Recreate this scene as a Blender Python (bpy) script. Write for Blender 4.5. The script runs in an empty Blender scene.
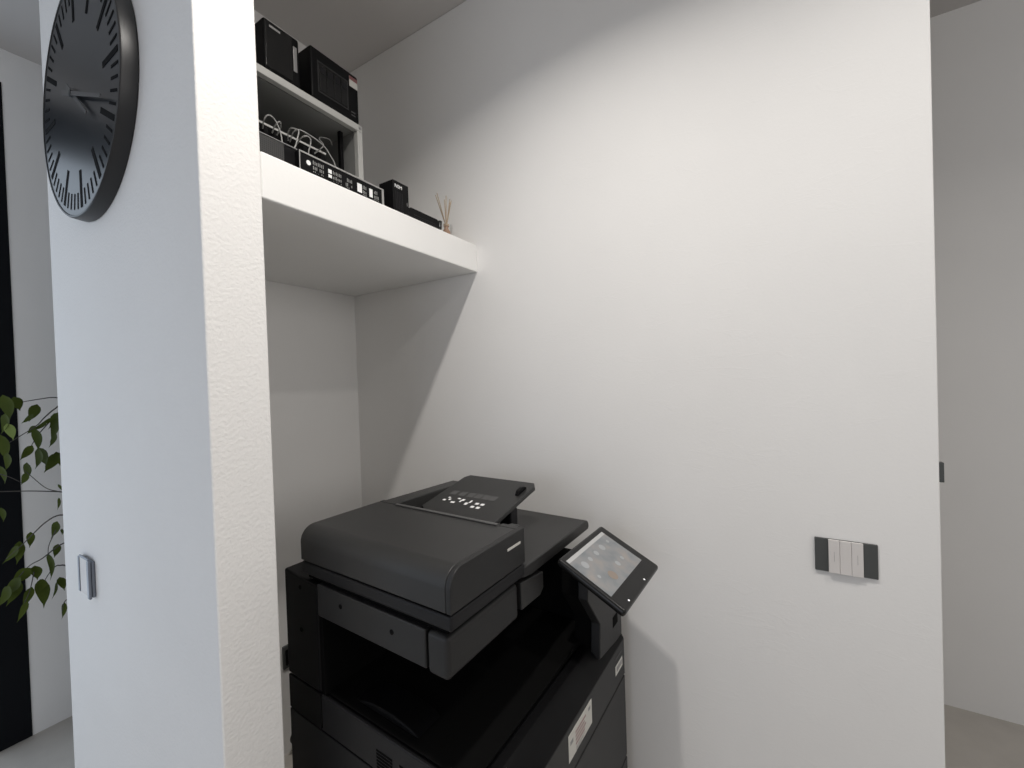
import bpy, bmesh, math, random
from mathutils import Vector, Matrix
random.seed(7)
S = 1.3                      # metres per survey unit
H = 1.107 * S                # eye height of the camera
COL = bpy.context.scene.collection
PI = math.pi

# ------------------------------------------------------------------ materials
def srgb(r, g, b):
    f = lambda c: (c/255/12.92) if c/255 <= .04045 else ((c/255+.055)/1.055)**2.4
    return (f(r), f(g), f(b), 1)

def mat(name, col, rough=.5, metal=0, spec=.5, var=.06, vscale=12, bump=0, bscale=200, emit=None, coat=0):
    m = bpy.data.materials.new(name); m.use_nodes = True
    nt = m.node_tree; N = nt.nodes; L = nt.links
    b = N['Principled BSDF']
    b.inputs['Roughness'].default_value = rough
    b.inputs['Metallic'].default_value = metal
    b.inputs['Specular IOR Level'].default_value = spec
    b.inputs['Coat Weight'].default_value = coat
    tc = N.new('ShaderNodeTexCoord')
    nz = N.new('ShaderNodeTexNoise'); nz.inputs['Scale'].default_value = vscale; nz.inputs['Detail'].default_value = 4
    L.new(tc.outputs['Object'], nz.inputs['Vector'])
    mx = N.new('ShaderNodeMix'); mx.data_type = 'RGBA'
    c = Vector(col[:3])
    mx.inputs['A'].default_value = (*(c*(1-var)), 1)
    mx.inputs['B'].default_value = (*[min(1, v) for v in c*(1+var)], 1)
    L.new(nz.outputs['Fac'], mx.inputs['Factor'])
    L.new(mx.outputs['Result'], b.inputs['Base Color'])
    if bump:
        nb = N.new('ShaderNodeTexNoise'); nb.inputs['Scale'].default_value = bscale; nb.inputs['Detail'].default_value = 5
        L.new(tc.outputs['Object'], nb.inputs['Vector'])
        bp = N.new('ShaderNodeBump'); bp.inputs['Strength'].default_value = bump; bp.inputs['Distance'].default_value = .004
        L.new(nb.outputs['Fac'], bp.inputs['Height']); L.new(bp.outputs['Normal'], b.inputs['Normal'])
    if emit:
        b.inputs['Emission Color'].default_value = emit[0]; b.inputs['Emission Strength'].default_value = emit[1]
    return m

def plaster(name, col, fine=.25, trowel=.07, rough=.75):
    """painted plaster: fine grain, slow undulation and sparse stretched trowel ridges"""
    m = bpy.data.materials.new(name); m.use_nodes = True
    nt = m.node_tree; N = nt.nodes; L = nt.links
    b = N['Principled BSDF']; b.inputs['Roughness'].default_value = rough; b.inputs['Specular IOR Level'].default_value = .25
    tc = N.new('ShaderNodeTexCoord')
    n1 = N.new('ShaderNodeTexNoise'); n1.inputs['Scale'].default_value = 130; n1.inputs['Detail'].default_value = 6
    L.new(tc.outputs['Object'], n1.inputs['Vector'])
    mp = N.new('ShaderNodeMapping'); mp.inputs['Scale'].default_value = (1, 1.0, 4.2); mp.inputs['Rotation'].default_value = (.22, 0, 0)
    L.new(tc.outputs['Object'], mp.inputs['Vector'])
    n2 = N.new('ShaderNodeTexNoise'); n2.inputs['Scale'].default_value = 5.5; n2.inputs['Detail'].default_value = 5; n2.inputs['Distortion'].default_value = 1.2
    L.new(mp.outputs['Vector'], n2.inputs['Vector'])
    rp = N.new('ShaderNodeValToRGB'); rp.color_ramp.elements[0].position = .60; rp.color_ramp.elements[1].position = .66
    e = rp.color_ramp.elements.new(.63); e.color = (1, 1, 1, 1); rp.color_ramp.elements[2].color = (.2, .2, .2, 1)
    L.new(n2.outputs['Fac'], rp.inputs['Fac'])
    n3 = N.new('ShaderNodeTexNoise'); n3.inputs['Scale'].default_value = 3; n3.inputs['Detail'].default_value = 3
    L.new(tc.outputs['Object'], n3.inputs['Vector'])
    b1 = N.new('ShaderNodeBump'); b1.inputs['Strength'].default_value = fine; b1.inputs['Distance'].default_value = .0015
    L.new(n1.outputs['Fac'], b1.inputs['Height'])
    b2 = N.new('ShaderNodeBump'); b2.inputs['Strength'].default_value = trowel; b2.inputs['Distance'].default_value = .0012
    L.new(rp.outputs['Color'], b2.inputs['Height']); L.new(b1.outputs['Normal'], b2.inputs['Normal'])
    L.new(b2.outputs['Normal'], b.inputs['Normal'])
    mx = N.new('ShaderNodeMix'); mx.data_type = 'RGBA'
    c = Vector(col[:3]); mx.inputs['A'].default_value = (*(c*.97), 1); mx.inputs['B'].default_value = (*[min(1, v) for v in c*1.03], 1)
    L.new(n3.outputs['Fac'], mx.inputs['Factor']); L.new(mx.outputs['Result'], b.inputs['Base Color'])
    return m

def perforated(name, col, hole, scale):
    m = bpy.data.materials.new(name); m.use_nodes = True
    N = m.node_tree.nodes; L = m.node_tree.links; b = N['Principled BSDF']; b.inputs['Roughness'].default_value = .5
    tc = N.new('ShaderNodeTexCoord'); mp = N.new('ShaderNodeMapping'); mp.inputs['Scale'].default_value = (scale,)*3
    L.new(tc.outputs['Object'], mp.inputs['Vector'])
    ck = N.new('ShaderNodeTexVoronoi'); ck.inputs['Randomness'].default_value = 0; ck.inputs['Scale'].default_value = 1
    L.new(mp.outputs['Vector'], ck.inputs['Vector'])
    rp = N.new('ShaderNodeValToRGB'); rp.color_ramp.elements[0].position = .3; rp.color_ramp.elements[1].position = .4
    rp.color_ramp.elements[0].color = hole; rp.color_ramp.elements[1].color = col
    L.new(ck.outputs['Distance'], rp.inputs['Fac']); L.new(rp.outputs['Color'], b.inputs['Base Color'])
    return m

def leafmat(name, c1, c2):
    m = mat(name, c1, .6, var=0, spec=.12)
    N = m.node_tree.nodes; L = m.node_tree.links
    mx = [n for n in N if n.type == 'MIX'][0]
    mx.inputs['A'].default_value = c1; mx.inputs['B'].default_value = c2
    return m

WALL = plaster('white wall plaster', (.86, .85, .835), fine=.16, trowel=.10)
WALLR = plaster('rough white wall plaster', (.87, .86, .845), fine=.8, trowel=.12)
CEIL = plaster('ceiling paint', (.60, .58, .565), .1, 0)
SHELFM = plaster('shelf plaster', (.88, .875, .86), .2, .05)
FLOOR = mat('micro cement floor', (.52, .49, .45), .5, var=.16, vscale=7, bump=.1, bscale=60)
BLACKDOOR = mat('black lacquered door', (.003, .004, .006), .75, spec=.2)
CHAR = mat('charcoal plastic', (.024, .024, .024), .42, bump=.12, bscale=900)
CHAR2 = mat('dark charcoal plastic', (.008, .008, .0095), .48, spec=.3, bump=.12, bscale=900)
LIPM = mat('grey plastic lip', (.075, .075, .075), .4)
CHAR3 = mat('grey charcoal plastic', (.017, .017, .0175), .47, spec=.4, bump=.1, bscale=900)
BLK = mat('black plastic', (.0035, .0035, .004), .5, spec=.15)
MATTE = mat('cavity shade black plastic', (.0025, .0025, .0025), .9, spec=.1)  # shade of the output bay put into the colour; also small black parts
GLOSS = mat('gloss black plastic', (.009, .009, .009), .26, spec=.35)
STICK = mat('white label paper', (.62, .61, .57), .6)
PINK = mat('label print', (.36, .25, .24), .6)
GREYP = mat('grey label print', (.30, .30, .30), .6)
RED = mat('red label print', (.24, .10, .10), .6)
WHITEP = mat('white printed marks', (.85, .85, .85), .5)
DIMP = mat('dim printed marks', (.075, .075, .075), .5)
TEXTG = mat('grey printed text', (.32, .32, .31), .55)
RACK = mat('light grey painted steel', (.50, .50, .48), .45)
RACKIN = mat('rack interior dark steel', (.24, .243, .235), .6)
STEEL = mat('brushed steel edge', (.42, .42, .42), .35, metal=.7)
CABLE = mat('white network cable', (.34, .34, .33), .5)
SWDARK = mat('anthracite switch plastic', (.066, .070, .069), .5)
SWWHITE = mat('white switch key', (.70, .67, .65), .45)
SILVER = mat('grey anodised metal', (.22, .24, .28), .35, metal=.4)
DIAL = mat('satin graphite dial', (.014, .016, .020), .31, spec=.4, var=.03)
RIM = mat('black clock case', (.014, .014, .015), .4)
MARK = mat('dial marks', (.0025, .0025, .003), .8, spec=.1)
HAND = mat('graphite hands', (.060, .062, .066), .35)
WOOD = mat('reed wood', (.42, .33, .24), .7)
AMBER = mat('diffuser oil', (.34, .22, .15), .15, coat=.5)
LEAF = leafmat('ficus leaf', (.038, .056, .008, 1), (.070, .095, .014, 1))
LEAFY = leafmat('young ficus leaf', (.16, .22, .06, 1), (.2, .26, .08, 1))
BARK = mat('ficus bark', (.10, .085, .07), .8)
TWIG = mat('ficus twig', (.055, .05, .045), .7)
POTM = mat('white ceramic pot', (.7, .7, .68), .35)
SOIL = mat('potting soil', (.04, .028, .02), .95, bump=.6, bscale=80)
CORD = mat('black rubber cord', (.012, .012, .012), .6)
MESHM = perforated('perforated black steel', (.035, .035, .035, 1), (.004, .004, .004, 1), 220)

def screen_mat():
    """lit touch screen: soft picture wallpaper"""
    m = bpy.data.materials.new('touch screen'); m.use_nodes = True
    N = m.node_tree.nodes; L = m.node_tree.links; b = N['Principled BSDF']; b.inputs['Roughness'].default_value = .3
    tc = N.new('ShaderNodeTexCoord'); nz = N.new('ShaderNodeTexNoise'); nz.inputs['Scale'].default_value = 22; nz.inputs['Detail'].default_value = 2
    L.new(tc.outputs['Object'], nz.inputs['Vector'])
    rp = N.new('ShaderNodeValToRGB'); el = rp.color_ramp.elements
    el[0].position = .3; el[0].color = (.15, .165, .175, 1); el[1].position = .72; el[1].color = (.25, .23, .215, 1)
    e = el.new(.5); e.color = (.20, .205, .21, 1)
    L.new(nz.outputs['Fac'], rp.inputs['Fac']); L.new(rp.outputs['Color'], b.inputs['Base Color'])
    L.new(rp.outputs['Color'], b.inputs['Emission Color']); b.inputs['Emission Strength'].default_value = .22
    return m
SCREEN = screen_mat()
ICON = mat('screen icons', (.31, .32, .33), .4, emit=((.6, .62, .64, 1), .07))
ICON2 = mat('screen orange patch', (.25, .21, .18), .4, emit=((.45, .28, .16, 1), .05))
BAR = mat('screen status bar', (.42, .42, .42), .4, emit=((.6, .6, .6, 1), .08))
LED = mat('status light', (.8, .8, .8), .4, emit=((1, 1, 1, 1), .5))

# ------------------------------------------------------------------ mesh helpers
def NB(): return bmesh.new()
def box(bm, x0, x1, y0, y1, z0, z1):
    vs = [bm.verts.new((x, y, z)) for x in (x0, x1) for y in (y0, y1) for z in (z0, z1)]
    for f in ((0,1,3,2), (4,6,7,5), (0,4,5,1), (2,3,7,6), (0,2,6,4), (1,5,7,3)):
        bm.faces.new([vs[i] for i in f])
    return vs
def prism(bm, pts, axis, t0, t1):
    """polygon pts (u,v) extruded along axis: 'x' -> (y,z), 'y' -> (x,z), 'z' -> (x,y)"""
    def P(u, v, t):
        return {'x': (t, u, v), 'y': (u, t, v), 'z': (u, v, t)}[axis]
    a = [bm.verts.new(P(u, v, t0)) for u, v in pts]; b = [bm.verts.new(P(u, v, t1)) for u, v in pts]
    n = len(pts)
    bm.faces.new(a); bm.faces.new(b[::-1])
    for i in range(n): bm.faces.new((a[i], b[i], b[(i+1) % n], a[(i+1) % n]))
def tube(bm, pts, r, seg=8, r1=None):
    pts = [Vector(p) for p in pts]; rings = []
    up = Vector((0, 0, 1))
    for i, p in enumerate(pts):
        d = (pts[min(i+1, len(pts)-1)] - pts[max(i-1, 0)]).normalized()
        x = d.cross(up)
        if x.length < 1e-4: x = d.cross(Vector((0, 1, 0)))
        x.normalize(); y = d.cross(x).normalized()
        rr = r if r1 is None else r + (r1-r)*i/(len(pts)-1)
        rings.append([bm.verts.new(p + x*rr*math.cos(2*PI*k/seg) + y*rr*math.sin(2*PI*k/seg)) for k in range(seg)])
    for A, B in zip(rings, rings[1:]):
        for k in range(seg): bm.faces.new((A[k], A[(k+1) % seg], B[(k+1) % seg], B[k]))
    bm.faces.new(rings[0][::-1]); bm.faces.new(rings[-1])
def lathe(bm, prof, c=(0, 0, 0), seg=48, axis='z'):
    """profile (r, h) revolved; closed at both ends when r hits zero or by caps"""
    rings = []
    for r, h in prof:
        ring = []
        for k in range(seg):
            a = 2*PI*k/seg; u, v = r*math.cos(a), r*math.sin(a)
            p = (u, v, h) if axis == 'z' else (h, u, v) if axis == 'x' else (u, h, v)
            ring.append(bm.verts.new(Vector(p) + Vector(c)))
        rings.append(ring)
    for A, B in zip(rings, rings[1:]):
        for k in range(seg): bm.faces.new((A[k], A[(k+1) % seg], B[(k+1) % seg], B[k]))
    bm.faces.new(rings[0][::-1]); bm.faces.new(rings[-1])
def spline(pts, n=8):
    """Catmull-Rom through the points"""
    P = [Vector(p) for p in pts]; P = [P[0]*2-P[1]] + P + [P[-1]*2-P[-2]]; out = []
    for i in range(1, len(P)-2):
        for k in range(n):
            t = k/n; a, b, c, d = P[i-1:i+3]
            out.append(.5*((2*b) + (c-a)*t + (2*a-5*b+4*c-d)*t*t + (3*b-a-3*c+d)*t**3))
    out.append(P[-2]); return out

def obj(name, bm, m, parent=None, bevel=0, seg=3, smooth=False, loc=None):
    bmesh.ops.recalc_face_normals(bm, faces=bm.faces[:])
    me = bpy.data.meshes.new(name); bm.to_mesh(me); bm.free()
    me.materials.append(m)
    o = bpy.data.objects.new(name, me); COL.objects.link(o)
    if parent: o.parent = parent
    if loc: o.location = loc
    if smooth or bevel:
        for p in me.polygons: p.use_smooth = True
    if bevel:
        md = o.modifiers.new('bevel', 'BEVEL'); md.width = bevel; md.segments = seg; md.limit_method = 'ANGLE'; md.angle_limit = math.radians(30)
    if smooth or bevel:
        wn = o.modifiers.new('wn', 'WEIGHTED_NORMAL'); wn.keep_sharp = True
        if smooth:
            for e in me.edges: pass
            me.set_sharp_from_angle(angle=math.radians(40))
    return o
def bobj(name, b, m, parent=None, bevel=0, **k):
    bm = NB(); box(bm, *b); return obj(name, bm, m, parent, bevel, **k)
def tag(o, label, cat, group=None):
    o['label'] = label; o['category'] = cat
    if group: o['group'] = group
    return o
def thing(name, label, cat, loc=(0, 0, 0), rz=0, group=None):
    o = bpy.data.objects.new(name, None); COL.objects.link(o); o.empty_display_size = .05
    o.location = loc; o.rotation_euler = (0, 0, rz)
    return tag(o, label, cat, group)
def struct(name, bm, m, parent=None, bevel=0):
    o = obj(name, bm, m, parent, bevel)
    if not parent: o['kind'] = 'structure'
    return o
def text(name, body, size, m, parent, matrix, depth=.0004):
    cu = bpy.data.curves.new(name, 'FONT'); cu.body = body; cu.size = size; cu.extrude = depth; cu.align_x = 'CENTER'; cu.align_y = 'CENTER'
    t = bpy.data.objects.new('t', cu); COL.objects.link(t)
    bpy.context.view_layer.update()
    me = bpy.data.meshes.new_from_object(t.evaluated_get(bpy.context.evaluated_depsgraph_get()))
    bpy.data.objects.remove(t); me.materials.clear(); me.materials.append(m)
    o = bpy.data.objects.new(name, me); COL.objects.link(o); o.parent = parent; o.matrix_local = matrix
    return o

# ------------------------------------------------------------------ camera (fitted to the walls' vanishing lines)
yaw, pitch, roll, FPX = math.radians(59.01941), math.radians(-.716788), math.radians(-1.904045), 415.534
Fv = Vector((math.sin(yaw)*math.cos(pitch), math.cos(yaw)*math.cos(pitch), math.sin(pitch)))
Rv = Vector((math.cos(yaw), -math.sin(yaw), 0)); Uv = Rv.cross(Fv)
R2 = Rv*math.cos(roll) + Uv*math.sin(roll); U2 = -Rv*math.sin(roll) + Uv*math.cos(roll)
cd = bpy.data.cameras.new('camera'); cam = bpy.data.objects.new('camera', cd); COL.objects.link(cam)
cd.sensor_width = 36; cd.lens = 36*FPX/1024; cd.clip_start = .02
M = Matrix((R2, U2, -Fv)).transposed().to_4x4(); M.translation = (0, 0, H)
cam.matrix_world = M
bpy.context.scene.camera = cam

# ------------------------------------------------------------------ room shell
XP, XQ, XW = .29699*S, .38799*S, 1.0*S          # clock face of the stub wall, alcove side of it, long wall
YP, YB, YE, YN = .70502*S, 1.2502*S, 1.47045*S, -.26313*S
ZB, ZT, ZC = H+.31475*S, H+.39354*S, H+1.107*S  # shelf underside, shelf top, ceiling
XF, YL = 1.857*S, 2.056*S
WT = .13                                         # thickness of the long wall
bm = NB(); box(bm, -4, XF+.2, -4, YL+.2, -.1, 0); struct('floor', bm, FLOOR)
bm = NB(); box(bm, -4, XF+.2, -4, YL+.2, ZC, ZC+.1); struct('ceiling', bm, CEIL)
bm = NB(); box(bm, XW, XW+WT, YN, YE, 0, ZC); struct('wall_right', bm, WALL, bevel=.004)
bm = NB(); box(bm, XP, XQ, YP, YE, 0, ZC); struct('wall_left', bm, WALLR, bevel=.004)
bm = NB(); box(bm, XQ, XW, YB, YE, 0, ZC); struct('wall_alcove', bm, WALL)
DX0, DX1 = .305, .3255*S                         # black jamb of the daylight window in the far wall
DTOP, WX0, WZ1 = ZC-.14, -1.75, 2.56
bm = NB(); box(bm, DX1, XF, YL, YL+.12, 0, ZC); box(bm, WX0, DX1, YL, YL+.12, DTOP, ZC); box(bm, -4, WX0, YL, YL+.12, 0, ZC)
struct('wall_back', bm, WALL)
bm = NB(); box(bm, XF, XF+.12, -4, YL, 0, ZC); struct('wall_corridor', bm, WALL)
bm = NB(); box(bm, -4.12, -4, -4, YL, 0, ZC); struct('wall_far_left', bm, WALL)
w1 = bobj('window_1', (DX0, DX1-.0005, YL-.004, YL+.08, .001, DTOP-.001), BLACKDOOR, None, .002); w1['kind'] = 'structure'
for nm, a in (('window_head', (WX0+.001, DX0-.0005, WZ1, DTOP-.001)), ('window_sill', (WX0+.001, DX0-.0005, .001, .05)), ('window_jamb', (WX0+.001, WX0+.07, .0505, WZ1-.0005)), ('window_mullion', (-.75, -.69, .0505, WZ1-.0005))):
    bobj(nm, (a[0], a[1], YL+.0, YL+.08, a[2], a[3]), BLACKDOOR, w1, .002)

# ------------------------------------------------------------------ plastered shelf across the alcove
bm = NB(); box(bm, XQ, XW, YP+.0005, YB, ZB, ZT)
tag(obj('alcove_shelf', bm, SHELFM, None, .004), 'thick white plastered shelf spanning the alcove above the printer', 'shelf')

# ------------------------------------------------------------------ multifunction printer (a: width from left, b: depth from front)
pr = thing('multifunction_printer', 'black floor-standing multifunction printer with a tilted touch screen, in the alcove under the shelf', 'printer',
           (.445*S, .38576*S, 0), -.0421)
W, FO, DB = .6465, -.104, .563
bm = NB(); prism(bm, [(FO+.006, .045), (FO+.006, .640), (-.080, .686), (-.062, .692), (DB, .692), (DB, .045)], 'x', .004, W-.004)
body = obj('body', bm, CHAR2, pr, .003)
# cabinet side skins
bm = NB(); prism(bm, [(-.095, .614), (-.095, .655), (-.07, .694), (-.055, .699), (.417, .699), (.417, .614)], 'x', 0, .006); upper = obj('side_panel', bm, CHAR2, pr, .003)
bobj('side_panel', (0, .006, .421, DB-.002, .614, .699), BLK, pr, .002)
bobj('side_panel', (0, .006, -.098, DB-.002, .05, .610), CHAR2, pr, .002)
bm = NB(); prism(bm, [(-.095, .05), (-.095, .655), (-.07, .694), (-.055, .699), (DB-.002, .699), (DB-.002, .05)], 'x', W-.006, W); obj('side_panel', bm, CHAR2, pr, .003)
# vents on the left flank
for b0, b1, z0, z1 in ((.168, .218, .600, .664), (.098, .147, .600, .664)):
    bm = NB()
    for k in range(9):
        z = z0 + (z1-z0)*(k+.5)/9
        box(bm, -.0006, .001, b0, b1, z-.0022, z+.0022)
    obj('vent_grille', bm, MATTE, upper)
# front cover with sloped lip, drawers
bm = NB(); prism(bm, [(FO, .546), (FO, .652), (-.085, .652), (-.085, .546)], 'x', .001, W-.001)
fc = obj('front_cover', bm, CHAR3, pr, .002)
bm = NB(); prism(bm, [(FO, .6525), (-.083, .689), (-.062, .702), (-.040, .702), (-.040, .69), (-.09, .6525)], 'x', .001, W-.001); obj('front_lip', bm, BLK, pr, .002)
for z0, z1 in ((.300, .541), (.052, .295)):
    bm = NB(); box(bm, .001, W-.001, FO, -.085, z0, z1)
    dr = obj('paper_drawer', bm, CHAR3, pr, .003)
    bm = NB(); prism(bm, [(FO-.0005, z0+.03), (FO-.0005, z0+.05), (FO-.007, z0+.052), (FO-.007, z0+.034)], 'x', .16, .44); obj('drawer_handle', bm, BLK, dr, .002)
for x in (.06, W-.06):
    for y in (-.04, .50):
        bm = NB(); lathe(bm, [(.018, 0), (.024, .006), (.024, .04), (.014, .05)], (x, y, 0), 20); obj('foot', bm, BLK, pr, smooth=True)
# stickers on the front cover
ls = bobj('asset_label', (.262, .393, FO-.0008, FO-.0001, .577, .637), STICK, fc)
lb = NB()
for k in range(4): box(lb, .298, .298+.058-.008*(k % 2), FO-.0012, FO-.0009, .624-.009*k-.005, .624-.009*k)
lm = obj('label_print', lb, PINK, ls)
bobj('label_print', (.372, .384, FO-.0012, FO-.0009, .619, .627), GREYP, ls)
lb = NB(); box(lb, .270, .285, FO-.0012, FO-.0009, .611, .620)
obj('label_print', lb, GREYP, ls)
for k in range(3): bobj('label_print', (.300, .350-.01*k, FO-.0012, FO-.0009, .588-.004*k-.0016, .588-.004*k), GREYP, ls)
ss = bobj('badge', (.566, .624, FO-.0008, FO-.0001, .584, .611), STICK, fc)
bobj('badge_print', (.575, .618, FO-.0012, FO-.0009, .592, .605), GREYP, ss)
bobj('model_mark', (.566, .618, FO-.0008, FO-.0001, .627, .631), DIMP, fc)
# rear column and inner walls of the output bay
bm = NB(); prism(bm, [(.419, .703), (.419, .960), (DB, .972), (DB, .703)], 'x', 0, W); col_ = obj('rear_column', bm, BLK, pr, .005)
bobj('bay_wall', (.004, W-.004, .405, .4185, .70, .888), MATTE, pr)
bobj('bay_wall', (.56, W-.004, -.02, .404, .70, .888), MATTE, pr)
bm = NB(); prism(bm, [(.012, .700), (.03, .704), (.26, .704), (.50, .716), (.555, .716), (.555, .6995), (.012, .6995)], 'y', -.035, .403); tr = obj('output_tray', bm, MATTE, pr, .002)
bm = NB(); prism(bm, [(.120, .703), (.145, .714), (.20, .721), (.272, .719), (.33, .704)], 'x', .030, .10); obj('paper_stop', bm, BLK, tr, .004)
# pedestal for the touch screen
PED = [(0.475, 0.683), (0.648, 0.657), (0.652, 0.8), (0.652, 0.93), (0.411, 0.93), (0.407, 0.872), (0.483, 0.775)]
bm = NB(); prism(bm, PED, 'y', -.097, -.070); ped = obj('panel_pedestal', bm, CHAR3, pr, .003)
bm = NB(); prism(bm, [(a+(.006 if a < .6 else -.004), z+(.006 if z < .7 else 0)) for a, z in PED], 'y', -.0695, -.0205); obj('pedestal_shade_core', bm, MATTE, pr, .002)  # near-black backing: shade on the pedestal's side put into its colour
bobj('cable_recess', (.575, .615, -.0974, -.0965, .715, .745), MATTE, ped)
# scanner
bm = NB(); box(bm, 0, .243, .0595, .418, .889, .966); sc = obj('scanner', bm, CHAR3, pr, .004)
bm = NB(); box(bm, 0, .243, .003, .0580, .882, .966); obj('scanner_front', bm, CHAR3, pr, .011)
bm = NB(); prism(bm, [(.2525, .896), (.340, .893), (.358, .905), (.358, .946), (.2525, .961)], 'y', .001, .06); obj('latch_cover', bm, CHAR, pr, .003)
bobj('scanner_rail', (.2435, W-.002, .062, .418, .905, .966), MATTE, pr, .004)
bobj('gap_shade', (.012, W-.012, .012, .470, .966, .979), MATTE, pr)  # dark filler standing for the shade in the gap under the feeder
for (b, z) in ((.326, .937), (.155, .932)):
    bm = NB(); lathe(bm, [(.0055, -.0008), (.0055, .001)], (0, b, z), 16, 'x'); obj('screw_cap', bm, MATTE, sc)
for (b, z) in ((.491, .940), (.492, .834)):
    bm = NB(); lathe(bm, [(.0055, -.0008), (.0055, .001)], (0, b, z), 16, 'x'); obj('screw_cap', bm, MATTE, col_)
# document feeder: base tier and rounded upper tier
AF = .258
bobj('feeder_base', (0, AF, -.008, .482, .979, 1.008), CHAR2, pr, .005)
def roundprof(z0, z1, r, n=10):
    p = [(0, z0), (0, z1-r)]
    for k in range(1, n+1):
        t = PI - (PI/2)*k/n
        p.append((r + r*math.cos(t), z1 - r + r*math.sin(t)))
    return p
bm = NB(); prism(bm, roundprof(1.0115, 1.092, .037) + [(.240, 1.092), (.240, 1.0115)], 'y', .004, .482); fd = obj('feeder_cover', bm, CHAR, pr, .0025, seg=2)
bm = NB(); prism(bm, roundprof(1.0115, 1.0925, .037) + [(AF, 1.0925), (AF, 1.0115)], 'y', -.009, .0035); fe = obj('feeder_end_cover', bm, CHAR3, pr, .002, seg=2)
bm = NB(); prism(bm, [(.2405, 1.0115), (.2405, 1.092), (.258, 1.092), (.258, 1.0115)], 'y', .004, .052); obj('feeder_shoulder', bm, CHAR, pr, .002)
bm = NB(); prism(bm, [(.2405, 1.0115), (.2405, 1.092), (.258, 1.092), (.258, 1.0115)], 'y', .42, .482); obj('feeder_shoulder', bm, CHAR, pr, .002)
bm = NB(); box(bm, .234, .2445, .054, .408, 1.0925, 1.0955); obj('feeder_lip', bm, LIPM, fd, .0018)
bobj('brand_mark', (.186, .238, -.0102, -.0091, 1.0615, 1.0665), STICK, fe)
# flat platen cover to the right of the feeder
bm = NB(); prism(bm, [(.2585, .981), (.2585, .994), (.628, .994), (.640, .990), (.648, .980), (.648, .969), (.640, .963), (.30, .963), (.2585, .970)], 'y', -.002, .482)
pc = obj('platen_cover', bm, CHAR, pr, .004)
bm = NB(); prism(bm, [(.259, .995), (.259, 1.086), (.292, 1.082), (.308, 1.060), (.308, .995)], 'y', .026, .05); obj('feeder_step', bm, CHAR, pr, .003)
bm = NB(); prism(bm, [(.259, .995), (.259, 1.090), (.56, 1.082), (.585, 1.070), (.60, .995)], 'y', .425, .482); obj('rear_rail', bm, CHAR, pr, .004)
bobj('slot', (.2425, .2595, .053, .419, 1.0, 1.075), MATTE, pr)
# document tray, hinged at the slot and rising to the right
TA0, TZ0, TA1, TZ1 = .246, 1.056, .535, 1.118
tilt = math.atan2(TZ1-TZ0, TA1-TA0); TL = math.hypot(TZ1-TZ0, TA1-TA0)
dt = bpy.data.objects.new('document_tray', None)
bm = NB(); prism(bm, [(0, .112), (TL-.02, .112), (TL, .125), (TL, .375), (TL-.02, .388), (0, .388)], 'z', -.014, 0)
dt = obj('document_tray', bm, CHAR, pr, .003)
dt.matrix_local = Matrix.Translation((TA0, 0, TZ0)) @ Matrix.Rotation(-tilt, 4, 'Y')
bm = NB(); prism(bm, [(.205, 0), (.255, 0), (.255, .006), (.235, .014), (.215, .012)], 'y', .128, .140); obj('side_guide', bm, BLK, dt, .002)
bm = NB(); prism(bm, [(.02, 0), (.06, 0), (.06, .010), (.02, .012)], 'y', .365, .378); obj('side_guide', bm, BLK, dt, .002)
bm = NB()
for (u, v, du, dv) in ((.123, .341, .004, .010), (.140, .334, .003, .008), (.130, .325, .004, .007), (.118, .304, .004, .014), (.142, .297, .003, .010),
                       (.131, .283, .006, .006), (.138, .279, .005, .010), (.122, .256, .006, .010), (.136, .249, .007, .006), (.131, .222, .005, .012), (.131, .203, .005, .012), (.112, .225, .005, .012), (.112, .205, .005, .012)):
    box(bm, u-du, u+du, v-dv/2, v+dv/2, .0002, .0006)
obj('tray_mark', bm, WHITEP, dt)
bm = NB()
for v in (.340, .306, .274, .246, .218, .193): box(bm, .158, .184, v-.012, v+.012, .0002, .0005)
obj('tray_mark', bm, DIMP, dt)
bobj('tray_prop', (.395, .43, .12, .16, .9945, 1.073), CHAR2, pr, .004)
# touch screen, tilted towards the front
PW, PH, PT = .266, .187, .020
pan = bpy.data.objects.new('x', None)
bm = NB(); box(bm, -PW/2, PW/2, -PH/2, PH/2, -PT, 0)
pn = obj('control_panel', bm, GLOSS, pr, .008)
pn.matrix_local = Matrix.Translation((.4695, -.140, .956)) @ Matrix.Rotation(math.radians(-1.3), 4, 'Z') @ Matrix.Rotation(math.radians(26.5), 4, 'X')
sx0, sx1, sy0, sy1 = -.1225, .0995, -.050, .0765
scr = bobj('touch_screen', (sx0, sx1, sy0, sy1, -.002, .0006), SCREEN, pn)
bobj('status_bar', (sx0, sx1, sy1-.010, sy1, .0006, .0009), BAR, pn)
def icon(cx, cy, r, m, n=16):
    bm = NB(); lathe(bm, [(r, .0006), (r, .0009)], (cx, cy, 0), n); return obj('screen_icon', bm, m, pn)
for cx, cy, r in ((-.085, .040, .011), (-.050, .042, .007), (-.010, .043, .008), (.030, .044, .010), (.012, -.012, .008), (.048, -.010, .006), (.074, .046, .005), (-.088, -.002, .005)):
    icon(cx, cy, r, ICON)
icon(-.046, -.022, .014, ICON2)
for cx, cy in ((.026, -.083), (-.090, -.083)):
    bm = NB(); lathe(bm, [(.0025, -.001), (.0025, .0006)], (cx, cy, 0), 12); obj('indicator_light', bm, LED, pn)
bm = NB(); tube(bm, [(.50, -.075, .915), (.495, -.105, .945)], .03, 16); obj('panel_hinge', bm, BLK, pr, smooth=True)

# ------------------------------------------------------------------ wall clock on the stub wall
CY, CZ, CR, CT = 1.1308*S, H+.5788*S, .233*S, .0246*S
ck = thing('wall_clock', 'large round black wall clock with graphite dial hung on the stub wall at left', 'clock', (XP, CY, CZ), 0)
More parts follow.
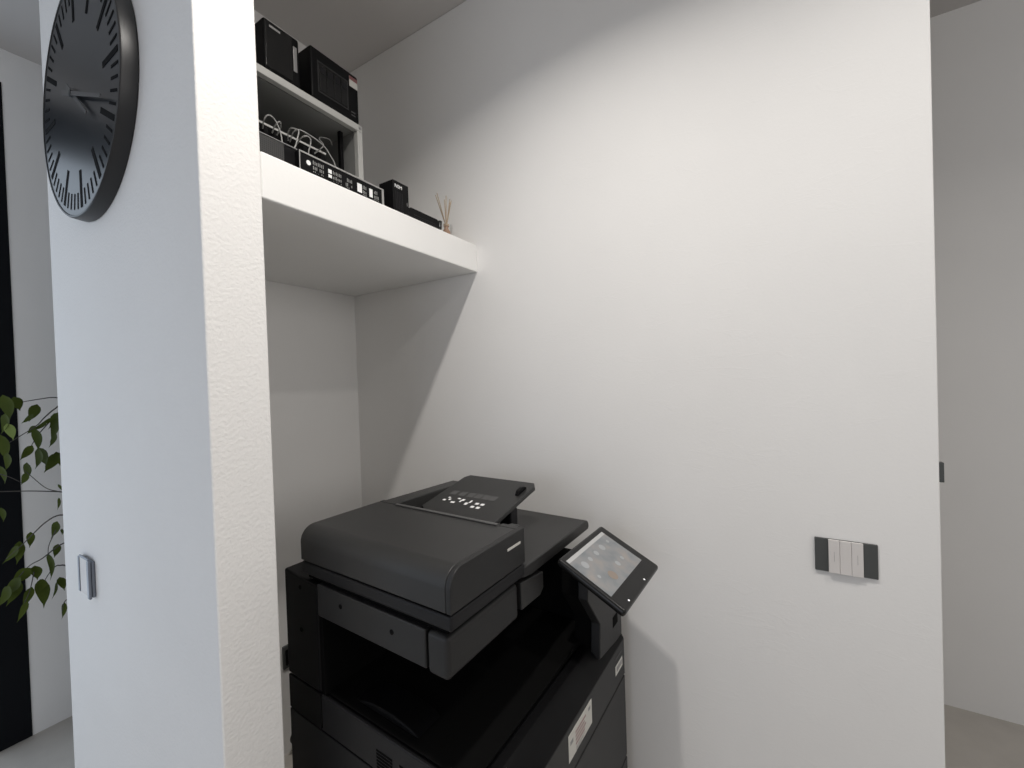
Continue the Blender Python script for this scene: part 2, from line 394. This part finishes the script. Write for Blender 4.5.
# local: -x is out of the wall, y along the wall, z up
bm = NB(); lathe(bm, [(CR-.002, -.0005), (CR, -.004), (CR*.992, -CT+.003), (CR*.985, -CT), (CR*.972, -CT), (CR*.968, -CT+.003), (.01, -CT+.003)], seg=96, axis='x')
obj('case', bm, RIM, ck, smooth=True)
bm = NB(); lathe(bm, [(CR*.967, -CT+.0025), (CR*.967, -CT+.0018), (.01, -CT+.0018)], seg=96, axis='x'); obj('dial', bm, DIAL, ck, smooth=True)
DXF = -CT+.0016
def ray_bar(bm, ang, r0, r1, w):
    # ang clockwise from twelve as seen from in front (-x side): right is -y
    u = Vector((0, -math.sin(ang), math.cos(ang))); v = Vector((0, -math.cos(ang), -math.sin(ang)))
    q = [u*r0-v*w/2, u*r1-v*w/2, u*r1+v*w/2, u*r0+v*w/2]
    a = [bm.verts.new(p + Vector((DXF, 0, 0))) for p in q]; b = [bm.verts.new(p + Vector((DXF-.0006, 0, 0))) for p in q]
    bm.faces.new(a); bm.faces.new(b[::-1])
    for i in range(4): bm.faces.new((a[i], b[i], b[(i+1) % 4], a[(i+1) % 4]))
for k in range(12):
    bm = NB(); ray_bar(bm, 2*PI*k/12, CR*.616, CR*.924, .014); obj('hour_mark', bm, MARK, ck)
for k in range(60):
    if k % 5:
        bm = NB(); ray_bar(bm, 2*PI*k/60, CR*.79, CR*.924, .0065); obj('minute_mark', bm, MARK, ck)
def hand(name, ang, tail, L, w, off):
    bm = NB()
    u = Vector((0, -math.sin(ang), math.cos(ang))); v = Vector((0, -math.cos(ang), -math.sin(ang)))
    q = [u*-tail-v*w/2, u*L-v*w*.3, u*L+v*w*.3, u*-tail+v*w/2]
    a = [bm.verts.new(p + Vector((-CT-off, 0, 0))) for p in q]; b = [bm.verts.new(p + Vector((-CT-off-.0015, 0, 0))) for p in q]
    bm.faces.new(a); bm.faces.new(b[::-1])
    for i in range(4): bm.faces.new((a[i], b[i], b[(i+1) % 4], a[(i+1) % 4]))
    obj(name, bm, HAND, ck)
hand('minute_hand', math.radians(112), .07, .225, .012, .010)
hand('hour_hand', math.radians(130), .055, .125, .014, .006)
bm = NB(); lathe(bm, [(.009, -CT+.002), (.009, -CT-.0125), (.004, -CT-.014)], seg=20, axis='x'); obj('hub', bm, HAND, ck, smooth=True)

# ------------------------------------------------------------------ switches
sw = thing('light_switch', 'wide wall switch with three white keys between anthracite ends on the long white wall', 'light switch', (XW, -.1300*S, H-.3618*S))
Wd, Ht = .0475*S, .0322*S
bobj('plate', (-.006, 0, -Wd, Wd, -Ht, Ht), SWDARK, sw, .0015)
for i in range(3):
    y1 = Wd*.555-i*Wd*.369; bm = NB(); box(bm, -.0105, -.0061, y1-Wd*.362, y1, -Ht*1.0, Ht*1.0)
    k = obj('switch_key', bm, SWWHITE, sw, .001)
    if i != 1: bobj('key_mark', (-.0109, -.0106, y1-Wd*.19, y1-Wd*.18, -.012, .012), GREYP, k)
ws = thing('wall_switch', 'small white wall switch in a rounded grey metal frame under the clock', 'light switch', (XP, 1.2875*S, H-.4045*S))
yw, zw = .0405*S, .0395*S
bm = NB(); box(bm, -.0108, -.0081, -yw*.63, yw*.72, -zw, zw); obj('switch_key', bm, SWWHITE, ws, .001)
bm = NB(); box(bm, -.008, 0, -yw, yw, -zw, zw); obj('back_box', bm, SILVER, ws, .004)
bm = NB(); box(bm, -.0150, -.0081, -yw*1.0, -yw*.66, -zw*1.05, zw*1.05); obj('frame_side', bm, SILVER, ws, .004)
bm = NB(); box(bm, -.0125, -.0081, yw*.76, yw*1.0, -zw*1.0, zw*1.0); obj('frame_side', bm, SILVER, ws, .003)
bm = NB(); box(bm, -.0125, -.0081, -yw*.73, yw*.75, zw*1.005, zw*1.12); obj('frame_top', bm, SILVER, ws, .002)
lp = thing('strike_plate', 'small dark plate on the end of the long wall by the corridor', 'door hardware', (XW+.035, YN, H-.1880*S))
bobj('plate', (-.034, -.020, -.0075, .001, -.0225, .0225), SWDARK, lp, .001)
# outlet behind the printer and its cord
po = thing('power_outlet', 'dark wall outlet low on the alcove wall behind the printer', 'outlet', (.709*S, YB, H-.815*S))
bobj('plate', (-.0235, .0235, -.010, 0, -.044, .044), SWDARK, po, .002)
bobj('socket', (-.016, .016, -.013, -.0101, -.03, .03), BLK, po, .002)
bm = NB(); tube(bm, spline([(.715*S, YB-.012, H-.83*S), (.69*S+.02, YB-.05, H-.93*S), (.690*S, YB-.06, H-1.01*S), (.665*S+.028, YB-.05, H-1.045*S), (.72*S, YB-.03, H-1.085*S), (.78*S, YB-.04, .012), (.86*S, YB-.05, .008)]), .004)
cord = obj('power_cord', bm, CORD, pr, smooth=True); bpy.context.view_layer.update(); cord.matrix_parent_inverse = pr.matrix_world.inverted()

# ------------------------------------------------------------------ things on the shelf
# rack cabinet, open at the front
RX0, RX1, RY0, RY1, RZ1 = .3905*S, .7525*S, .885*S, YB-.06, H+.6755*S
rk = thing('rack_cabinet', 'light grey network rack cabinet with dark open front on the alcove shelf', 'rack cabinet', ((RX0+RX1)/2, RY0, ZT))
hx = (RX1-RX0)/2; dz = RZ1-ZT; dy = RY1-RY0
for nm, b in (('top_panel', (-hx, hx, .02, dy, dz-.0175, dz)), ('bottom_panel', (-hx, hx, .02, dy, 0, .018)), ('back_panel', (-hx+.0155, hx-.0155, dy-.01, dy, .0185, dz-.018)),
              ('side_panel', (-hx, -hx+.015, .02, dy, .0185, dz-.018)), ('side_panel', (hx-.015, hx, .02, dy, .0185, dz-.018))):
    bobj(nm, b, RACK, rk)
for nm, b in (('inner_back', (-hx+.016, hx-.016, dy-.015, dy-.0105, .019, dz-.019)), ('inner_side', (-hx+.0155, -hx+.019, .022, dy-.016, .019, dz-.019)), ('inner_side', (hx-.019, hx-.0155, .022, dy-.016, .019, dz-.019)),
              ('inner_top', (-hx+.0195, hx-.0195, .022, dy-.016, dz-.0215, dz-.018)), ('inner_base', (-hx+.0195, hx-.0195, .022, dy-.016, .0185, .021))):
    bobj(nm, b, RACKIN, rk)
bobj('front_rail', (-hx, hx, 0, .0195, dz-.022, dz), RACK, rk, .002)
bobj('front_rail', (-hx, hx, 0, .0195, 0, .020), RACK, rk, .002)
bobj('front_post', (hx-.020, hx, 0, .0195, .0205, dz-.0225), RACK, rk, .002)
bobj('front_post', (-hx, -hx+.02, 0, .0195, .0205, dz-.0225), RACK, rk, .002)
for x in (-hx+.042, hx-.052):
    bm = NB(); box(bm, x, x+.012, .05, .062, .0215, dz-.0225); obj('mounting_rail', bm, BLK, rk)
for x, z in ((hx-.010, dz-.011), (-hx+.01, dz-.011)):
    bm = NB(); lathe(bm, [(.005, -.0005), (.004, -.003)], (x, 0, z), 14, 'y'); obj('hinge_cap', bm, STEEL, rk, smooth=True)

def storage(name, x0, x1, z1, y0, label, big):
    w = x1-x0; h = z1-RZ1; d = .21
    t = thing(name, label, 'network storage', ((x0+x1)/2, y0, RZ1), 0, 'network storage boxes on the rack')
    for fx in (-w/2+.02, w/2-.02):
        for fy in (.02, d-.02): bobj('foot', (fx-.008, fx+.008, fy-.008, fy+.008, 0, .004), BLK, t)
    bm = NB(); box(bm, -w/2, w/2, 0, d, .004, h); obj('housing', bm, BLK, t, .006)
    if big:
        bm = NB(); box(bm, -w/2+.022, -w/2+.026, -.001, 0, .03, h-.035); box(bm, w/2-.046, w/2-.042, -.001, 0, .03, h-.035); box(bm, -w/2+.026, w/2-.046, -.001, 0, .03, .034); box(bm, -w/2+.026, w/2-.046, -.001, 0, h-.039, h-.035); obj('bay_frame', bm, CHAR, t)
        n = 4; sw_ = (w-.072)/n
        for i in range(n):
            a = -w/2+.0265+i*sw_
            b = bobj('drive_bay', (a+.0012, a+sw_-.0012, -.0025, 0, .036, h-.041), GLOSS, t, .001)
            bobj('bay_latch', (a+.004, a+sw_-.004, -.004, -.0026, h-.07, h-.05), CHAR2, b, .001)
        st = bobj('sticker', (w/2-.036, w/2-.004, -.0008, -.0001, h-.046, h-.012), STICK, t)
        bobj('sticker_band', (w/2-.036, w/2-.004, -.0012, -.0009, h-.024, h-.012), RED, st)
        for z in (.02, .03): bobj('port_mark', (w/2-.032, w/2-.016, -.0008, -.0001, z, z+.004), DIMP, t)
    else:
        bobj('door_panel', (-w/2+.003, w/2-.024, -.003, 0, .010, h-.006), GLOSS, t, .002)
        bobj('silver_strip', (w/2-.020, w/2-.009, -.0026, 0, h*.30, h*.80), STEEL, t, .001)
        bobj('brand_mark', (-w/2+.014, -w/2+.045, -.0036, -.0031, h-.022, h-.016), TEXTG, t)
    return t
storage('network_storage', .6125*S, .7470*S, H+.8000*S, .888*S, 'larger black network storage box with four drive bays and red-white sticker, on the rack', True)
storage('network_storage', .5050*S, .5845*S, H+.787*S, .888*S, 'smaller black network storage box with a grey front strip, left one on the rack', False)

# network switch mounted inside the rack
NSZ = H+.5655*S
nx0, nx1 = .452*S-(RX0+RX1)/2, .652*S-(RX0+RX1)/2
sh0 = NSZ-.034-ZT
bobj('rack_shelf', (-hx+.021, hx-.021, .064, dy-.02, sh0-.002, sh0), RACKIN, rk)
ns = thing('patch_panel', 'black patch panel with a thin pale edge inside the rack cabinet, white cables plugged in', 'patch panel', ((RX0+RX1)/2, .900*S, NSZ-.034))
bobj('panel', (nx0+.017, nx1, 0, .10, 0, .034), BLK, ns, .001)
bobj('edge_strip', (nx0+.017, nx1, -.002, -.0001, .028, .0335), RACK, ns)
for i in range(8):
    x = nx0+.022+i*.029; bobj('port', (x, x+.016, -.0015, -.0001, .008, .022), MATTE, ns)
# perforated device, far left on the shelf
md = thing('perforated_device', 'flat black device with perforated front on the shelf beside the stub wall', 'network device', (.4345*S, .733*S, ZT))
bobj('housing', (-.050, .0475, .002, .10, 0, .061), BLK, md, .003)
bobj('perforated_front', (-.049, .0135, -.001, .0019, .004, .058), MESHM, md)
bobj('top_edge', (-.050, .0475, .0005, .008, .0612, .0632), STEEL, md)
# long black front with printed rows
ZL = H+.436*S - ZT
lx0, lx1 = .4665*S, .6665*S; lw = (lx1-lx0)/2
lb_ = thing('power_strip_box', 'long flat black equipment box with rows of white print, lying along the shelf edge', 'equipment box', ((lx0+lx1)/2, .7215*S, ZT))
bobj('housing', (-lw, lw, 0, .05, 0, ZL), BLK, lb_, .0015)
bobj('edge_trim', (-lw, lw, -.0015, -.0001, ZL-.0035, ZL), TEXTG, lb_)
bobj('edge_trim', (lw-.007, lw, -.0015, -.0001, 0, ZL-.0036), TEXTG, lb_)
bobj('edge_trim', (-lw, -lw+.002, -.0015, -.0001, 0, ZL-.0036), TEXTG, lb_)
bm = NB(); lathe(bm, [(.0058, -.0002), (.0058, -.0008)], (-lw+.024, 0, ZL*.60), 18, 'y'); obj('white_symbol', bm, WHITEP, lb_)
for x, z0, z1 in ((-.052, .56, .74), (-.052, .36, .50)): bobj('white_symbol', (x, x+.010, -.0008, -.0001, ZL*z0, ZL*z1), WHITEP, lb_)
for x, w_ in ((.037, .015), (.078, .011)): bobj('white_symbol', (x, x+w_, -.0008, -.0001, ZL*.30, ZL*.72), WHITEP, lb_)
for x0, n, top in ((-lw+.036, 7, .82), (-.038, 6, .78), (.0, 5, .74), (.056, 3, .74), (.095, 4, .74)):
    for i in range(n):
        for a, b in [(top-.02, top-.2), (top-.26, top-.42), (top-.48, .28)]:
            if random.random() < .8:
                bobj('printed_row', (x0+i*.0045, x0+i*.0045+.0016, -.0007, -.0001, ZL*b, ZL*(a-random.random()*.06)), TEXTG, lb_)
# small upright black box
sx = .7105*S; hw = .0245*S; hz = H+.4655*S - ZT
sb = thing('power_supply_box', 'small upright black box with white lettering, on the shelf between long box and router', 'equipment box', (sx, .711*S, ZT))
bobj('housing', (-hw, hw, 0, .060, 0, hz), BLK, sb, .002)
text('lettering', 'NSM', .015, WHITEP, sb, Matrix.Translation((-.011, -.0006, hz-.017)) @ Matrix.Rotation(PI/2, 4, 'X'))
bm = NB()
for i in range(5): box(bm, -hw+.008+i*.0065, -hw+.011+i*.0065, -.001, -.0001, .010, hz-.032)
obj('grille', bm, CHAR2, sb)
bobj('status_light', (hw-.009, hw-.0075, -.001, -.0001, .030, .040), TEXTG, sb)
# router
rt = thing('router', 'low black router with a stub antenna lying on the shelf beside the diffuser', 'router', (.816*S, .738*S, ZT))
bm = NB(); prism(bm, [(-.080, 0), (.082, 0), (.086, .020), (.070, .055), (-.060, .055), (-.084, .020)], 'y', 0, .055); obj('housing', bm, BLK, rt, .003)
bm = NB()
for i in range(4): box(bm, -.05, .055, -.0008, -.0001, .012+i*.007, .014+i*.007)
obj('vent', bm, CHAR2, rt)
bm = NB(); tube(bm, [(.080, .015, .022), (.091, .01, .032), (.093, .01, .058)], .007, 12); obj('antenna', bm, GLOSS, rt, smooth=True)
# reed diffuser
rd = thing('reed_diffuser', 'small glass reed diffuser with pale wooden sticks, at the shelf end by the wall', 'diffuser', (.9215*S, .752*S, ZT))
bm = NB(); lathe(bm, [(.013, 0), (.015, .004), (.015, .034), (.010, .042), (.008, .046), (.008, .054)], (0, 0, 0), 24); obj('bottle', bm, AMBER, rd, smooth=True)
bm = NB(); lathe(bm, [(.0105, .0545), (.0105, .062), (.006, .062)], (0, 0, 0), 20); obj('collar', bm, WOOD, rd, smooth=True)
for i, (dx, dy_) in enumerate(((-.046, .0), (-.036, .015), (-.010, -.012), (.012, .014), (.020, -.005), (.034, .0), (.042, .012))):
    bm = NB(); tube(bm, [(dx*.06, dy_*.06, .058), (dx, dy_, .160)], .0016, 6); obj('reed', bm, WOOD, rd)
# white network cables looping out of the rack
def P(u, y, z): return (u*S, y*S, H+z*S)
cables = [
    ([P(.50, .897, .55), P(.483, .862, .545), P(.485, .85, .553), P(.497, .85, .553), P(.508, .85, .537), P(.513, .85, .511), P(.510, .85, .47), P(.512, .86, .43)], 'white network cable looping in front of the rack, nearest the stub wall'),
    ([P(.555, .897, .55), P(.540, .87, .552), P(.534, .85, .551), P(.541, .835, .544), P(.537, .835, .524), P(.531, .835, .504), P(.520, .84, .489), P(.518, .84, .45)], 'white network cable dropping from the rack with a short bend, second from the stub wall'),
    ([P(.560, .897, .55), P(.549, .87, .553), P(.550, .855, .557), P(.561, .85, .558), P(.591, .85, .555), P(.614, .85, .547), P(.629, .85, .532), P(.639, .85, .517), P(.645, .85, .47), P(.646, .86, .44)], 'long white network cable arching along the rack front to the long box'),
    ([P(.575, .897, .55), P(.563, .86, .548), P(.571, .85, .552), P(.579, .85, .547), P(.576, .85, .529), P(.573, .85, .519), P(.572, .86, .47)], 'short white network cable bending down in the middle of the rack front'),
    ([P(.62, .897, .55), P(.628, .875, .565), P(.650, .92, .605), P(.678, .95, .633), P(.700, .95, .638), P(.712, .955, .630)], 'white network cable arching toward the right side inside the rack'),
    ([P(.520, .897, .55), P(.514, .875, .555), P(.518, .865, .562), P(.526, .875, .558), P(.530, .897, .55)], 'short white patch cable looped on the patch panel'),
]
for pts, lab in cables:
    bm = NB(); tube(bm, spline(pts, 10), .0018, 8)
    tag(obj('network_cable', bm, CABLE, None, smooth=True), lab, 'cable', 'network cables in the rack')

# ------------------------------------------------------------------ ficus behind the stub wall
FXc, FYc = .66, 2.30
fc_ = thing('potted_ficus', 'leafy green weeping fig reaching out from behind the stub wall at left', 'plant', (FXc, FYc, 0))
bm = NB(); lathe(bm, [(.11, 0), (.125, .01), (.155, .27), (.16, .29), (.148, .29), (.140, .25), (.02, .25)], seg=40); obj('pot', bm, POTM, fc_, smooth=True)
bm = NB(); lathe(bm, [(.138, .252), (.12, .262), (.01, .268)], seg=32); obj('soil', bm, SOIL, fc_, smooth=True)
bm = NB()
tube(bm, spline([(0, 0, .26), (.02, .01, .6), (-.01, -.02, 1.0), (.0, .0, 1.4), (-.02, .01, 1.75)], 8), .016, 12, .007)
tube(bm, spline([(.02, .02, .26), (.05, .03, .7), (.02, .05, 1.1), (.05, .03, 1.5)], 8), .012, 10, .005)
obj('trunk', bm, BARK, fc_, smooth=True)
def wp(u, v, Y):
    """world point at depth Y for a direction measured from the eye, relative to the pot"""
    d = Fv + R2*((u-512)/FPX) - U2*((v-384)/FPX); k = Y/d.y
    return Vector((d.x*k-FXc, Y-FYc, H+d.z*k))
tw = NB()
branches = [
    ([(75, 400), (55, 397.5), (40, 399), (22, 402), (8, 404)], 2.20, 1.42), ([(75, 398), (56, 408), (44, 418), (36, 426), (12, 441), (-6, 452)], 2.14, 1.40),
    ([(80, 402), (57, 415), (44, 428), (36, 438), (26, 455)], 2.18, 1.38), ([(85, 492), (59, 491.6), (30, 491), (0, 491.6), (-12, 492)], 2.10, 1.15), ([(59, 491.6), (46, 488), (31, 476), (24, 470)], 2.12, None),
    ([(85, 514), (60, 515), (46, 522), (33, 534), (22, 545), (6, 559)], 2.08, 1.05), ([(80, 535), (60, 545), (42, 558.6), (28, 567), (8, 590)], 2.12, 1.0),
    ([(80, 560), (62, 565), (56, 566), (48, 575), (40, 590)], 2.16, .95), ([(34, 572), (30, 590), (24, 604)], 2.12, None), ([(56, 530), (49, 545), (48, 556)], 2.10, None),
    ([(0, 474), (12, 478), (22, 483)], 2.10, None), ([(85, 590), (66, 600), (62, 612)], 2.16, .9),
]
for pts, Y, root in branches:
    p = [wp(u, v, Y) for u, v in pts]
    if root: p = [Vector((0, 0, root))] + p
    tube(tw, spline(p, 5), .0032 if root else .0016, 6, .0008)
obj('branch', tw, TWIG, fc_, smooth=True)
def leaf(bm, c, L, w, ang, yw_, fold=.25):
    """pointed leaf centred at c, hanging along ang in its own vertical plane, turned by yw_"""
    n = 7; rows = []
    ux = Vector((math.cos(yw_), math.sin(yw_), 0)); nz = Vector((-math.sin(yw_), math.cos(yw_), 0)); uz = Vector((0, 0, 1))
    ax = ux*math.sin(ang) - uz*math.cos(ang); sd = ux*math.cos(ang) + uz*math.sin(ang)
    for i in range(n+1):
        t = i/n; prof = (math.sin(PI*min(1, t/.82)**.75)**.9 if t < .82 else 0) if t > 0 else 0
        prof = max(0.02, math.sin(PI*(t**.72))*(1-.35*t))
        if t > .8: prof *= (1-t)/.2*.8+.05
        p = c + ax*(t-.5)*L + nz*(.12*L*math.sin(PI*t))
        h = w*.5*prof
        rows.append([bm.verts.new(p - sd*h - nz*h*fold), bm.verts.new(p), bm.verts.new(p + sd*h - nz*h*fold)])
    for A, B in zip(rows, rows[1:]):
        for k in range(2): bm.faces.new((A[k], A[k+1], B[k+1], B[k]))
lv = NB()
KX = math.radians(-45)
# (u, v, length px, width px, hang angle deg, depth)
leaves = [(6, 408, 25, 16, 10, 2.12), (3, 424, 20, 12, -15, 2.10), (17, 404, 14, 12, 15, 2.15), (33, 413, 17, 11, -20, 2.17), (27, 419, 13, 6, -50, 2.16), (2, 448, 26, 14, 8, 2.12), (6, 462, 18, 11, -10, 2.10),
          (52, 428, 28, 13, -12, 2.16), (53, 421, 18, 9, -30, 2.15), (36, 440, 22, 12, 5, 2.15), (26, 453, 16, 9, -35, 2.13), (42, 457, 19, 15, 20, 2.16), (37, 459, 20, 12, -15, 2.14), (51, 463, 20, 12, -30, 2.17), (58, 459, 14, 10, 10, 2.18),
          (26, 472, 18, 11, -8, 2.14), (24, 479, 12, 8, -25, 2.13), (2, 475, 18, 10, 15, 2.11), (38, 427, 16, 5, -60, 2.15), (46, 422, 14, 5, -58, 2.15),
          (30, 540, 15, 8, -5, 2.11), (18, 553, 22, 11, -8, 2.10), (10, 555, 22, 9, -42, 2.10), (54, 530, 17, 10, -20, 2.12), (49, 567, 26, 9, 2, 2.13), (56, 551, 13, 8, -15, 2.14), (36, 573, 14, 13, 5, 2.12),
          (20, 577, 20, 14, -45, 2.12), (9, 589, 28, 13, -45, 2.11), (3, 597, 24, 12, -30, 2.10), (13, 594, 24, 12, -25, 2.12), (27, 598, 20, 9, -20, 2.12), (22, 612, 20, 7, -22, 2.12), (42, 594, 28, 14, 3, 2.14), (41, 586, 13, 10, -10, 2.13),
          (62, 584, 14, 9, 12, 2.16), (54, 591, 17, 4, -18, 2.16), (63, 611, 16, 6, -10, 2.16), (58, 504, 12, 4, -10, 2.12), (62, 532, 6, 5, 0, 2.13), (60, 488, 8, 4, 30, 2.11),
          (2, 515, 14, 8, 5, 2.3), (52, 440, 16, 7, -25, 2.2), (31, 430, 10, 6, -40, 2.16)]
for (u, v, L, w, a, Y) in leaves:
    c = wp(u, v, Y); k = (c + Vector((FXc, FYc, -H))).dot(Fv)/FPX
    leaf(lv, c, L*k*1.08, w*k*.92, math.radians(a), KX+random.uniform(-.35, .35))
for i in range(130):   # crown hidden behind the stub wall, seen only from the side
    a = random.uniform(0, 2*PI); r = random.uniform(.05, .26); z = random.uniform(.85, 1.9)
    px, py = r*math.cos(a)+.08, r*math.sin(a)*.9
    if px < -.08: continue
    if FYc+py < YE+.08 or FYc+py > YL-.07: continue
    leaf(lv, Vector((px, py, z)), random.uniform(.07, .10), random.uniform(.03, .045), random.uniform(-.7, .7), random.uniform(0, 2*PI))
obj('foliage', lv, LEAF, fc_, smooth=True)
lv = NB(); c = wp(10, 432, 2.09); leaf(lv, c, .058, .034, .25, KX); obj('foliage', lv, LEAFY, fc_, smooth=True)

# ------------------------------------------------------------------ light
def area(name, loc, rot, sx_, sy_, power, col, shape='RECTANGLE', spread=180):
    l = bpy.data.lights.new(name, 'AREA'); l.shape = shape; l.size = sx_
    if shape in ('RECTANGLE', 'ELLIPSE'): l.size_y = sy_
    l.energy = power; l.color = col; l.spread = math.radians(spread)
    o = bpy.data.objects.new(name, l); COL.objects.link(o); o.location = loc; o.rotation_euler = rot; return o
WARM = (1, .955, .90); COOL = (.74, .86, 1.0)
area('ceiling_downlight', (.325*S, .27*S, ZC-.03), (0, 0, 0), .08, .08, 12.2, WARM, 'DISK', 140)
area('ceiling_downlight', (.46*S, -.53*S, ZC-.03), (0, 0, 0), .09, .09, 7.4, WARM, 'DISK', 145)
area('front_fill_light', (.0, -2.8, 2.0), (math.radians(82), 0, 0), 2.2, 1.2, 21, (1, .96, .92))  # unseen fill lamp, added to brighten shelf front, stub wall and alcove
area('window_light', (-2.2, .8, 1.2), (0, math.radians(-90), math.radians(28)), 1.6, 2.2, 16, (.80, .87, 1.0))
area('daylight', (-.69, YL+.10, 1.3), (math.radians(-90), 0, 0), 1.9, 2.48, 19, COOL)
wd = bpy.data.worlds.new('world'); bpy.context.scene.world = wd; wd.use_nodes = True
wd.node_tree.nodes['Background'].inputs['Color'].default_value = (.85, .92, 1, 1)
wd.node_tree.nodes['Background'].inputs['Strength'].default_value = .12
vs = bpy.context.scene.view_settings
vs.view_transform = 'Standard'; vs.look = 'None'; vs.exposure = 0; vs.gamma = 1
